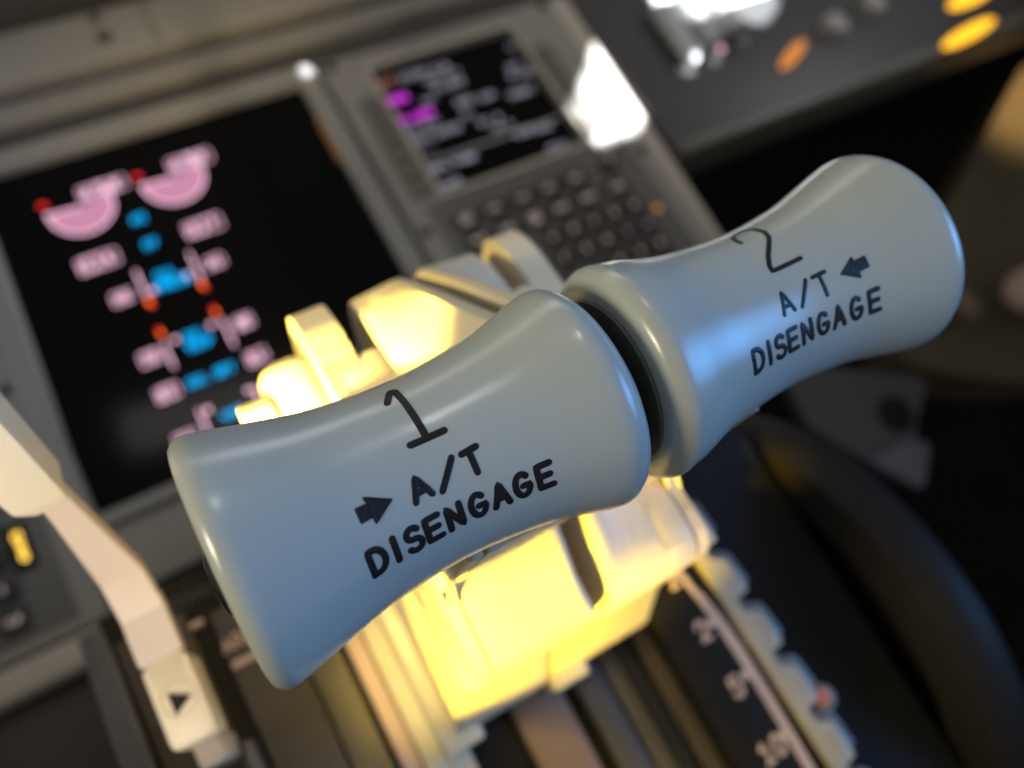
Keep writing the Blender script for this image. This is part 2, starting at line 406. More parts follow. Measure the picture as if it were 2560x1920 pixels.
b = NB(); cyl(b, (146, -47, -300), 0, 14, 12, 32, 1); obj('hub', b, MWHL, wh)

# ================================================================== FORWARD PANELS
pan = thing('lower_panel', 'brownish grey trim panel below the engine display, crossed by a dark groove', 'panel', (35, 110, -405))
b = NB(); box(b, -66, 138, 102, 132.5, -412, -400, .8, 2); obj('upper_plate', b, MBZ, pan)
b = NB(); box(b, -66, 138, 84, 97.5, -412, -402, .8, 2); obj('lower_plate', b, MBZ, pan)
b = NB(); box(b, -66, 138, 97.5, 102, -412, -407); obj('groove', b, MBLK, pan)

gl = thing('upper_panel', 'grey ribbed panel strips running above the engine display and keypad unit', 'panel', (50, 385, -410))
b = NB(); box(b, -260, 316, 387, 424, -415, -394, 2, 3); obj('upper_strip', b, MBZ, gl)
b = NB(); box(b, -260, 316, 365, 379, -415, -397, 3, 3); obj('middle_strip', b, mat('strip_grey', (0.22, 0.205, 0.18), 0.5, 0.3, var=0.1, vscale=30), gl)
b = NB(); box(b, -260, 316, 350, 387, -416, -404); obj('backing', b, MBZD, gl)
b = NB(); box(b, 61.2, 62.4, 387.5, 423, -394.2, -393.4, .2, 1); obj('seam', b, MBZD, gl)
b = NB(); cyl(b, (35, 402, -394.1), 2, 4.5, 1.2, 24, .3); obj('fastener', b, MBZD, gl)
b = NB(); cyl(b, (35, 417, -394.1), 2, 3.5, 1.2, 24, .3); obj('fastener', b, MBZD, gl)
hood = thing('glareshield_hood', 'near black padded hood across the top left corner above the grey strip', 'hood', (0, 440, -400))
b = NB(); prism_x(b, rpoly([(426, -398), (430, -380), (560, -360), (560, -470), (426, -470)], 8), -400, 900); obj('pad', b, mat('hood_vinyl', (0.05, 0.047, 0.042), 0.8, 0.1, var=0.15, vscale=25), hood)

# engine display --------------------------------------------------------
du = thing('engine_display', 'large square black engine display with pink dials and cyan captions, lit', 'display', (30, 134, -410))
def frame(b, x0, x1, u0, u1, a0, a1, c0, c1, n0, n1, r):
    outer = rpoly([(x0, u0), (x1, u0), (x1, u1), (x0, u1)], 3, 3); inner = rpoly([(a0, c0), (a1, c0), (a1, c1), (a0, c1)], 2, 3)
    rv = [[b.verts.new((x, u, n)) for x, u in poly] for poly, n in ((outer, n0), (outer, n1 - r), ([((x - (x0 + x1) / 2) * (1 - 2 * r / (x1 - x0)) + (x0 + x1) / 2, (u - (u0 + u1) / 2) * (1 - 2 * r / (u1 - u0)) + (u0 + u1) / 2) for x, u in outer], n1), (inner, n1), (inner, n0))]
    K = len(outer)
    for a, c in zip(rv, rv[1:] + rv[:1]):
        for i in range(K): b.faces.new((a[i], a[(i + 1) % K], c[(i + 1) % K], c[i]))
b = NB(); frame(b, -75, 136, 133.5, 349, -61, 123.5, 140, 335, -412, -396, 1.2); obj('bezel', b, MBZ, du)
b = NB(); box(b, -61.5, 124, 139.5, 335.5, -408, -400.5); scr = obj('screen', b, MGLS, du)
for sx, su in ((129.5, 343), (-68.5, 343)):
    b = NB(); cyl(b, (sx, su, -396), 2, 3.6, 1.6, 24, .8); obj('screw', b, MSCR, du)
b = NB(); box(b, 122.0, 124.6, 279, 309, -400.4, -397.2, .4, 2); obj('edge_light', b, em('edge_light_brown', (1.0, 0.36, 0.03), 0.16), du)  # glowing strip paints an amber reflection on the inner bezel
NS = -400.4
def sym(name, lines, wd, m, extra=None):
    b = NB(); write(b, lines, wd, NS, 0.15, 2.0, 3)
    if extra: extra(b)
    return obj(name, b, m, scr)
def dial(cx, cu, r, g):
    b = NB(); a0, a1 = 180 - 6, 360 + 14
    poly = [(cx, cu)] + arc(cx, cu, r, r, a0, a1, 36)
    prism_n(b, poly, NS, NS + .1); obj('dial', b, EPD, scr)
    b = NB()
    for pl in (arc(cx, cu, r + .5, r + .5, a0, a1 + 30, 40), [(cx, cu), (cx - r - .5, cu + .8)]): stroke(b, pl, 0.7, flat(NS + .12), .12, 1.5, 3)
    obj('dial_ring', b, EPK, scr)
    b = NB(); stroke(b, [(cx - r - 1.5, cu + 8), (cx - r + .6, cu + 7.6)], 2.2, flat(NS), .2, 1, 3); obj('red_limit', b, ERD, scr)
dial(-14, 303, 16, 0); dial(35, 303, 16, 1)
def rd(x0, x1, u0, u1, s, wd=0.95):
    h = u1 - u0 - 2.0; n_ = len(s.replace('.', ''))
    b = NB(); write(b, [[(x0, u0), (x1, u0), (x1, u1), (x0, u1), (x0, u0)]], 0.45, NS, .15, 3, 3)
    x = x0 + 1.6; pitch = (x1 - x0 - 2.2) / max(n_, 1)
    for ch in s:
        if ch == '.': write(b, [[(x - 1.0, u0 + 1.2), (x - .6, u0 + 1.2)]], 1.0, NS); continue
        write(b, text_lines(ch, x, u0 + 1.0, h, 1, min(1.05, pitch / h * .85)), wd * .6, NS); x += pitch
    obj('readout', b, EPK, scr)
rd(-12, 12, 306.5, 314, '60.8', 1.3); rd(36, 59, 306.5, 314.5, '60.9', 1.3)
rd(-26.5, -7, 264, 272.5, '0.34', 1.2); rd(29, 48, 264, 272.5, '0.37', 1.2)
rd(-18, -8.5, 240.5, 247, '40', 1.0); rd(31, 40, 242, 248.5, '41', 1.0)
rd(-17.5, -8, 203, 210, '78', 1.0); rd(31, 39.5, 203, 210, '80', 1.0)
rd(-17.5, -7, 182, 189, '83', 1.0); rd(28.5, 38.5, 182, 189, '81', 1.0)
rd(-18, -8, 156.5, 162.5, '0.4', .9); rd(29, 39, 157, 163, '0.3', .9)
for x, u0, u1 in ((-2.3, 240, 255.5), (25.6, 238, 255.5), (-4.6, 197, 211), (26, 196, 212.5), (-2.6, 156, 170.5), (25.5, 156, 170.5)):
    sym('scale_bar', [[(x, u0), (x, u1)]], 0.8, EPK)
for x, u, d in ((1.2, 241.5, 1), (20.3, 243.3, -1), (1.2, 211, 1), (20.3, 211.5, -1), (1.2, 169, 1), (23.0, 170, -1)):
    sym('pointer', [[(x - d, u), (x + d, u + 1.2), (x + d, u - 1.2), (x - d, u)]], 1.0, EPK)
for x, u in ((-2.6, 235.2), (24.6, 234.2)):
    sym('amber_limit', [[(x, u), (x, u + 2)]], 1.9, EOR); sym('red_limit', [[(x + .8, u - 1.7), (x + .8, u - 1.0)]], 1.8, ERD)
for x, u in ((-3.6, 216.5), (24.8, 217)):
    sym('amber_limit', [[(x, u - .5), (x, u + .8)]], 1.7, EOR); sym('red_limit', [[(x - .6, u + 2.2), (x - .2, u + 2.6)]], 2.0, ERD)
for s, x, u, h in (('N2', 7, 283.2, 4), ('FF', 7.4, 266.2, 4), ('OIL', 5.6, 246.2, 4.2), ('PRESS', 3.8, 240, 4.2), ('OIL', 6, 208, 3.9), ('TEMP', 4.6, 202, 3.9), ('OIL QTY', -1.5, 183.5, 3.9), ('VIB', 6.5, 160, 4)):
    sym('caption', text_lines(s, x, u, h, .86), .95, ECY)

# control display units --------------------------------------------------
def cdu(label, full=True):
    t = thing('control_display_unit', label, 'keypad unit', (228, 97, -412), 'keypad units either side of the engine display')
    b = NB(); frame(b, 139.5, 301, 96, 346, 166, 264.5, 235, 331, -412, -397, 1.0); obj('bezel', b, MBZ, t)
    b = NB(); box(b, 165.5, 265, 234.5, 331.5, -408, -401); glass = obj('screen', b, MGLS, t)
    b = NB(); box(b, 152, 290, 101, 231, -398, -396.4, 1.0, 2); obj('keyboard_plate', b, MKBP, t)
    b = NB(); prism_n(b, [(302, 96), (307, 96), (316, 346), (302, 346)], -412, -398.5, .8); obj('flange', b, MBZL, t)
    b = NB(); frame(b, 162.4, 268.1, 231.4, 334.6, 165.6, 264.9, 234.6, 331.4, -398, -394.8, .5); obj('screen_lip', b, MBZL, t)
    for u in (216, 341):
        for x in (145.5, 295.5):
            b = NB(); cyl(b, (x, u, -397.6), 2, 3.4, 1.0, 20, .3); obj('fastener', b, MBLK, t)
    for k in range(6):
        for x0, x1 in ((149.5, 161.2), (269.3, 281)):
            b = NB(); box(b, x0, x1, 299.5 - 12.4 * k, 310.8 - 12.4 * k, -398, -394.0, .9, 2); obj('line_key', b, MLSK, t)
    def key(x, u, wx, wu, s, rnd=False):
        b = NB()
        if rnd: cyl(b, (x, u, -396.6), 2, wx / 2, 3.2, 20, .6)
        else: box(b, x - wx / 2, x + wx / 2, u - wu / 2, u + wu / 2, -396.6, -393.2, .9, 2)
        k_ = obj('key', b, MKEY, t)
        rows = s.split('|'); h = 2.9 if len(s) <= 1 else 2.3; b = NB()
        for i, r in enumerate(rows):
            L = len(r) * h * .86
            write(b, text_lines(r, x - L / 2 + .2, u - h / 2 + (len(rows) - 1) * 1.7 - i * 3.4, h, .86), .62 if len(s) <= 1 else .5, -393.2, .12, 2)
        obj('legend', b, MLEG, k_)
    for i, s in enumerate(('INIT|REF', 'RTE', 'CLB', 'CRZ', 'DES')): key(169 + 18.4 * i, 213, 14.5, 10.5, s)
    for i, s in enumerate(('MENU', 'LEGS', 'DEP|ARR', 'HOLD', 'PROG', 'EXEC')): key(169 + 18.4 * i + (3 if i == 5 else 0), 198, 14.5, 10.5, s)
    key(169, 183, 14.5, 10.5, 'N1|LIM'); key(187.4, 183, 14.5, 10.5, 'FIX')
    key(169, 168.5, 14.5, 10.5, 'PREV'); key(187.4, 168.5, 14.5, 10.5, 'NEXT')
    al = 'ABCDEFGHIJKLMNOPQRSTUVWXYZ'
    for i, ch in enumerate(al): key(209 + 14.4 * (i % 5), 183 - 14.4 * (i // 5), 11, 11, ch)
    for i, ch in enumerate(('SP', 'DEL', '/', 'CLR')): key(223.4 + 14.4 * i, 111, 11, 11, ch)
    for i, ch in enumerate('123456789.0-'): key(164.5 + 14.2 * (i % 3), 153.5 - 14.2 * (i // 3), 11.5, 11.5, ch, True)
    b = NB(); cyl(b, (268, 214, -396.6), 2, 5, 6, 24, 1); kn = obj('brightness_knob', b, MKEY, t)
    b = NB(); stroke(b, [(268, 214), (268, 217.5)], 1.2, flat(-390.6), .1, 2, 3); obj('pointer', b, MLEG, kn)
    b = NB(); cyl(b, (280, 176, -396.6), 2, 1.7, 1.2, 20, .3); obj('annunciator', b, EAD, t)
    return t, glass
cd, cscr = cdu('right hand keypad unit showing small white and magenta text, with a white light patch')
def scr_text(parts, m):
    for (x, u, s_, h, wd) in parts:
        b = NB(); write(b, text_lines(s_, x, u - h / 2, h, .98), wd, -400.9, .12, 2.5, 3); obj('text_line', b, m, cscr)
scr_text([(167, 322, 'ACT', 4.4, .75)], ETT)
scr_text([(183, 322, 'ECON', 4.4, .75), (203, 321, 'CLB', 4.4, .8)], EWT)
scr_text([(196, 314.5, 'CRZ ALT', 3.6, .65), (199, 307.5, 'FL350', 4.2, .8), (258, 321, '1/3', 3.6, .55), (250, 306, 'OPT', 3.4, .6), (248, 299, 'FL367', 3.8, .7), (187, 301, 'TGT', 3.2, .6), (206, 292.5, 'SPD', 4.2, .8), (222, 291, 'ERR', 3.6, .65), (240, 286, '250KT', 3.8, .75),
          (166, 285, 'SPD REST', 3.2, .6), (166, 277, '250/10000', 4.0, .75), (205, 283, 'N1', 4.0, .7), (212, 274, '97.9', 4.0, .75), (218, 267, '98.0', 3.6, .65), (168, 268, '---', 4.0, .7),
          (166, 254.5, '<RTA PAGE', 3.8, .9), (166, 242, '<MAX', 4.2, .9), (229, 259, 'CLB', 4.0, .85), (242, 257, 'MODE', 3.2, .6), (243, 241, 'RTA>', 3.8, .7)], EWT)
scr_text([(168, 308.5, '280', 4.6, 1.1), (168, 293, 'FL180', 4.6, 1.1)], EMG)
b = NB(); box(b, 170, 262, 259.6, 260.6, -401, -400.8); obj('divider', b, EDS, cscr)
# the left unit: same kind, copied with its parts
def copy_tree(o, parent=None):
    c = o.copy(); C.objects.link(c)
    if parent is not None: c.parent = parent
    for ch in list(o.children): copy_tree(ch, c)
    return c
cd2 = copy_tree(cd)
cd2.location = cd.location + (W(-371, 0, 0) - W(0, 0, 0))
cd2['label'] = 'left hand keypad unit at the lower left edge, beside it a lit yellow light'
b = NB(); write(b, [[(x, u) for x, u in pl] for pl in text_lines('M', -94.2, 144.5, 3.4) + text_lines('S', -94.0, 139.6, 3.4) + text_lines('G', -94.0, 134.6, 3.4)], 1.0, -395.2, .15)
obj('message_light', b, EYL, cd2)
b = NB(); box(b, -98, -88.5, 130, 152, -397, -395.3, .8, 2); obj('message_housing', b, MBLK, cd2)
rl = thing('console_rail', 'beige rail under the left keypad unit', 'rail', (-130, 84, -400))
b = NB(); box(b, -260, -72, 79, 93, -410, -389, 3, 3); obj('rail_bar', b, MBZL, rl)
b = NB(); box(b, -260, -60, 20, 78, -440, -400, 1, 2); obj('kick_panel', b, MPED, rl)

# right instrument panel ------------------------------------------------
rp = thing('right_instrument_panel', 'dark right hand instrument panel with a rounded lower edge, top right of the picture', 'panel', (520, 210, -410))
b = NB(); box(b, 318, 1100, 206, 424, -430, -400, 2, 2); obj('face', b, mat('right_panel_black', (0.055, 0.053, 0.052), 0.45, 0.35, var=0.2, vscale=15), rp)
b = NB(); box(b, 318, 1100, 203, 213, -430, -394, 4.5, 4); obj('lip', b, mat('lip_grey', (0.12, 0.112, 0.10), 0.4, 0.4, var=0.1, vscale=20), rp)
for k in range(3):
    t = thing('guard_bar', ['brushed metal guard bar left of three, ending in a bright tip', 'brushed metal guard bar in the middle of three', 'brushed metal guard bar right of three, farthest from the keypad unit'][k], 'guard bar', (366 + 21 * k, 280, -400), 'metal guard bars on the right panel')
    b = NB(); cyl(b, (366 + 21 * k, 264 + 4 * k, -391), 1, 7.2, 44, 28, 2); obj('barrel', b, mat('painted_aluminium_%d' % k, (0.5, 0.5, 0.5), 0.35, 0.5, metal=0.3), t)
    b = NB(); bmesh.ops.create_uvsphere(b, u_segments=24, v_segments=16, radius=3.0)
    for v in b.verts: v.co = Vector((v.co.x + 365 + 21 * k, v.co.y + 262.5, v.co.z - 391))
    obj('tip', b, mat('tip_plastic_%d' % k, ((0.8, 0.8, 0.78), (0.7, 0.35, 0.42), (0.3, 0.3, 0.3))[k], 0.3), t)  # pale tip colours paint the glints at the bar ends
    b = NB(); box(b, 362 + 21 * k, 370 + 21 * k, 270, 300, -401, -392, 1, 2); obj('mount', b, MBZD, t)
for k, (x, u) in enumerate(((484, 252), (526, 258))):
    t = thing('rotary_knob', ['pinkish grey rotary knob between the amber lamps, nearer the guard bars', 'pinkish grey rotary knob nearer the twin amber lamps'][k], 'knob', (x, u, -400), 'rotary knobs on the right panel')
    b = NB(); cyl(b, (x, u, -400.2), 2, 9, 12, 28, 2); kb = obj('knob_body', b, MBZ, t)
    b = NB(); box(b, x - 1, x + 1, u - 7, u + 7, -388.6, -387.6, .3, 2); obj('index', b, MPNK, kb)
for k, (x, u, L, wd, ang, lb) in enumerate(((443, 245, 36, 9, 24, 'small slanted amber lamp near the guard bars'), (583, 209.5, 62, 10, 6, 'larger amber lamp on the lower lip of the right panel'), (618, 240, 50, 11, 4, 'amber lamp in the top right corner above the larger one'))):
    t = thing('indicator_lamp', lb, 'lamp', (x, u, -400), 'amber indicator lamps on the right panel')  # glowing oval with rim, painted for amber light reflected in the glossy panel
    ca, sa = math.cos(R(ang)), math.sin(R(ang))
    def pol(L, wd): return [(x + ca * a - sa * c, u + sa * a + ca * c) for a, c in arc(0, 0, L / 2, wd / 2, 0, 360, 28)[:-1]]
    nn = -393.8 if k == 1 else -399.8
    b = NB(); prism_n(b, pol(L + 4, wd + 4), nn - 3, nn + .8, .4); obj('housing', b, MBZD, t)
    b = NB(); prism_n(b, pol(L, wd), nn - 1, nn + 2.2, 1.0); obj('lens', b, EAM if k else EAD, t)

pl_ = thing('placard', 'pale placard behind the metal guard bars, blown out white by the light patch', 'placard', (430, 300, -400))
b = NB(); prism_n(b, rpoly([(372, 299), (505, 299), (505, 352), (372, 352)], 3), -400.3, -399.2, .3); obj('card', b, mat('placard_white', (0.65, 0.65, 0.62), 0.5, 0.3), pl_)  # pale plate added so the projected patch turns white here
# side ledge and pedal ---------------------------------------------------
lg = thing('side_ledge', 'tan side ledge slanting down from the top right corner of the picture', 'ledge', (700, 60, -560))
b = NB(); poly = rpoly([(740, 209), (464, 74), (430, 36), (520, -30), (760, -60), (980, 0), (980, 240)], [8, 20, 30, 60, 40, 0, 0])
prism_n(b, poly, -520, -480, 6, 3); obj('ledge_top', b, MTAN, lg)
kn = thing('ledge_knob', 'pale rounded knob standing on the tan ledge at the right edge', 'knob', (590, 55, -470))
b = NB(); bmesh.ops.create_uvsphere(b, u_segments=28, v_segments=18, radius=1)
for v in b.verts: v.co = Vector((v.co.x * 24 + 546, v.co.y * 17 + 33, v.co.z * 14 - 455))
obj('grip', b, mat('knob_pale', (0.42, 0.32, 0.27), 0.5, 0.3), kn)
b = NB(); cyl(b, (546, 33, -481), 2, 7, 18, 20); obj('stem', b, MBZD, kn)
k2 = thing('ledge_knob', 'small brown knob just left of the pale knob on the ledge', 'knob', (492, 48, -470))
b = NB(); bmesh.ops.create_uvsphere(b, u_segments=28, v_segments=18, radius=1)
for v in b.verts: v.co = Vector((v.co.x * 9 + 490, v.co.y * 14 + 46, v.co.z * 9 - 458))
obj('grip', b, mat('knob_brown', (0.16, 0.12, 0.10), 0.5, 0.3), k2)
b = NB(); cyl(b, (490, 46, -481), 2, 4, 18, 20); obj('stem', b, MBZD, k2)
pd = thing('rudder_pedal', 'grey triangular rudder pedal bracket with a dark hole deep in the footwell', 'pedal', (400, 0, -480))
def sp(x, u): return (x * 1.12, u * 1.12)
tri = rpoly([sp(292, 62), sp(372, 12), sp(345, -6), sp(319, -34), sp(300, -6), sp(284, 22)], 8)
b = NB(); prism_n(b, tri, -458, -448, 1.5); obj('bracket', b, MPEDL, pd)
b = NB(); cyl(b, (*sp(337, 4), -448.5), 2, 12, 2.5, 28, .5); obj('pivot_hole', b, MBLK, pd)
b = NB(); prism_n(b, rpoly([sp(300, -10), sp(330, -12), sp(341, -19), sp(319, -38)], 4), -447.6, -442, 1); obj('foot_plate', b, mat('pedal_blue_grey', (0.12, 0.12, 0.165), 0.45, 0.4), pd)
b = NB(); cyl(b, (*sp(330, 0), -700), 2, 8, 245, 20); obj('pedal_arm', b, MVOID, pd)

# ================================================================== SPEED BRAKE LEVER
sb = thing('speed_brake_lever', 'cream speed brake lever with bent arm, its square foot marked by a black triangle', 'lever', (-28, 25, -238))
b = NB(); prism_n(b, rpoly([(-33.2, 15.3), (-24, 15.3), (-24, 33.6), (-33.2, 33.6)], 1.2), -212, -195, 1.0); ft = obj('slider_box', b, MCR, sb)
b = NB(); prism_n(b, [(-30.2, 26.5), (-26.0, 24.1), (-30.1, 21.7)], -195.1, -194.7); obj('arrow_mark', b, MINK, ft)
b = NB()
for ra in (3.6,):
    stroke(b, arc(-28.5, 24.6, ra, ra, 0, 360, 24), .35, flat(-195), .12, 1, 3)
obj('ring_mark', b, MBZL, ft)
b = NB(); box(b, -31, -25.2, 9.5, 16, -232, -203, 1.0, 2); obj('slider_foot', b, MBZL, sb)
b = NB()
sec = [((33.8, -193.8), (33.8, -199), -33.2, -24.0), ((44, -193), (45.5, -198), -33.1, -23.9), ((50.5, -184.5), (53.5, -188.5), -32.6, -24.0), ((58.2, -158), (61.6, -160.5), -31.4, -26.2), ((61, -146), (64.5, -149), -31.0, -26.8)]
ring_solid(b, [[(x0, *f), (x1, *f), (x1, *g), (x0, *g)] for f, g, x0, x1 in sec])
es = [e for e in b.edges if len(e.link_faces) == 2]
bevel(b, list(b.edges), .35, 2); obj('arm', b, mat('arm_pinkish', (0.54, 0.49, 0.45), 0.45, 0.3, var=0.03), sb, angle=20)
b = NB()
sec = [((57.2, -150.0), (63, -155), -31.6, -27.0), ((57.5, -147), (66, -152), -34.2, -25.6), ((64.5, -120), (74, -126), -36.2, -26.4), ((72, -92), (82, -98), -37.5, -27.2), ((76, -84), (84, -88), -36.5, -28.5)]
ring_solid(b, [[(x0, *f), (x1, *f), (x1, *g), (x0, *g)] for f, g, x0, x1 in sec])
bevel(b, list(b.edges), .6, 2); kbs = obj('grip', b, mat('grip_cream', (0.60, 0.59, 0.50), 0.4, 0.4, var=0.05), sb)
b = NB(); cyl(b, (-31.2, 64.0, -124.5), 2, 1.1, 2.4, 16, .2); obj('screw', b, MBZ, kbs)

# ================================================================== THRUST LEVERS
KU, KN = 24.7, -105.0
PROF = [(-5.9, 0.0), (-5.9, 14.6), (-5.7, 15.4), (-5.1, 16.1), (-4.2, 16.5), (-3.2, 16.45), (-2, 16.2), (0, 15.75), (2.5, 15.1), (5, 14.5), (7.5, 13.9), (10, 13.4), (12.5, 13.1), (15, 12.87), (17.5, 12.68), (20, 12.58), (22.5, 12.58), (25, 12.7), (27.5, 12.92), (30, 13.18), (32.5, 13.5), (35, 13.93), (37.5, 14.55), (40, 15.3), (41.5, 15.75), (43, 16.15), (44.2, 16.32), (45.2, 16.15), (46.2, 15.6), (47.1, 14.7), (47.6, 13.4), (47.6, 0.0)]
def prof_r(s, P):
    P = [p for p in P if p[1] > 1]
    if s <= P[0][0]: return P[0][1]
    for a, b_ in zip(P, P[1:]):
        if s <= b_[0] and b_[0] > a[0]: return a[1] + (b_[1] - a[1]) * (s - a[0]) / (b_[0] - a[0])
    return P[-1][1]
def knob_mesh(P, x0, sgn, K=128):
    b = NB()
    # resample profile smoothly
    rings = []
    for s, r in P:
        if r <= 0: continue
        rings.append([(x0 + sgn * s, KU + r * math.sin(2 * math.pi * k / K), KN + r * math.cos(2 * math.pi * k / K)) for k in range(K)])
    ring_solid(b, rings)
    return b
PROF2 = [(-5.9, 0.0)] + [p for p in PROF if p[1] > 0 and p[0] < 43] 
PROF2 = PROF2 + [(43.6, 16.1), (44.6, 16.35), (45.4, 16.35), (46.2, 16.0), (46.9, 15.4), (47.4, 14.6), (47.65, 13.6), (47.7, 12.4), (47.7, 0)]
def knob_text(P, x0, sgn, dphi, lines, wd, name, parent):
    """s = distance along x from the knob's left datum, t = arc length up from straight out of the panel"""
    def fn(s, t):
        x = x0 + s; ss = s if sgn > 0 else (x - (x0 + 0)) 
        loc = (x - base) * sgn
        r = prof_r(loc, P)
        ph = t / 12.9 + R(dphi)
        dr = (prof_r(loc + .2, P) - prof_r(loc - .2, P)) / .4 * sgn
        nrm = Vector((-dr, math.sin(ph), math.cos(ph))).normalized()
        return (x, KU + r * math.sin(ph), KN + r * math.cos(ph)), nrm
    base = parent_base[name[0]]
    b = NB()
    for pl in lines: stroke(b, pl, wd, fn, 0.10, 0.25, 6)
    return b, fn
parent_base = {}
def placed_text(s, xs, y0, h, wf=1.0):
    return [[(x0 + px * h * wf, y0 + py * h) for px, py in pl] for ch, x0 in zip(s, xs) for pl in F[ch]]
def spread_text(s, x0, x1, y0, h, wf=1.0):
    out = []; n = len(s); W_ = h * .66 * wf; pitch = (x1 - x0 - W_) / (n - 1)
    for i, ch in enumerate(s):
        for pl in F[ch]: out.append([(x0 + i * pitch + px * h * wf, y0 + py * h) for px, py in pl])
    return out
A = 12.9  # mm of arc per radian used for lettering
def deg(d): return R(d) * A
def fill_poly(b, poly, fn, rise=.08):
    """a filled mark on the knob: grid clipped strips"""
    import itertools
    n = len(poly); vs = []
    # fan from centroid, subdivided
    cx = sum(p[0] for p in poly) / n; cy = sum(p[1] for p in poly) / n
    L = 8
    for i in range(n):
        a, c = poly[i], poly[(i + 1) % n]
        rows = []
        for j in range(L + 1):
            row = []
            for k in range(j + 1):
                f = j / L; g = (k / j) if j else 0
                ex, ey = a[0] + (c[0] - a[0]) * g, a[1] + (c[1] - a[1]) * g
                P, Nn = fn(cx + (ex - cx) * f, cy + (ey - cy) * f)
                row.append(b.verts.new((P[0] + Nn[0] * rise, P[1] + Nn[1] * rise, P[2] + Nn[2] * rise)))
            rows.append(row)
        for j in range(L):
            for k in range(j + 1):
                b.faces.new((rows[j][k], rows[j + 1][k], rows[j + 1][k + 1]))
                if k < j: b.faces.new((rows[j][k], rows[j + 1][k + 1], rows[j][k + 1]))

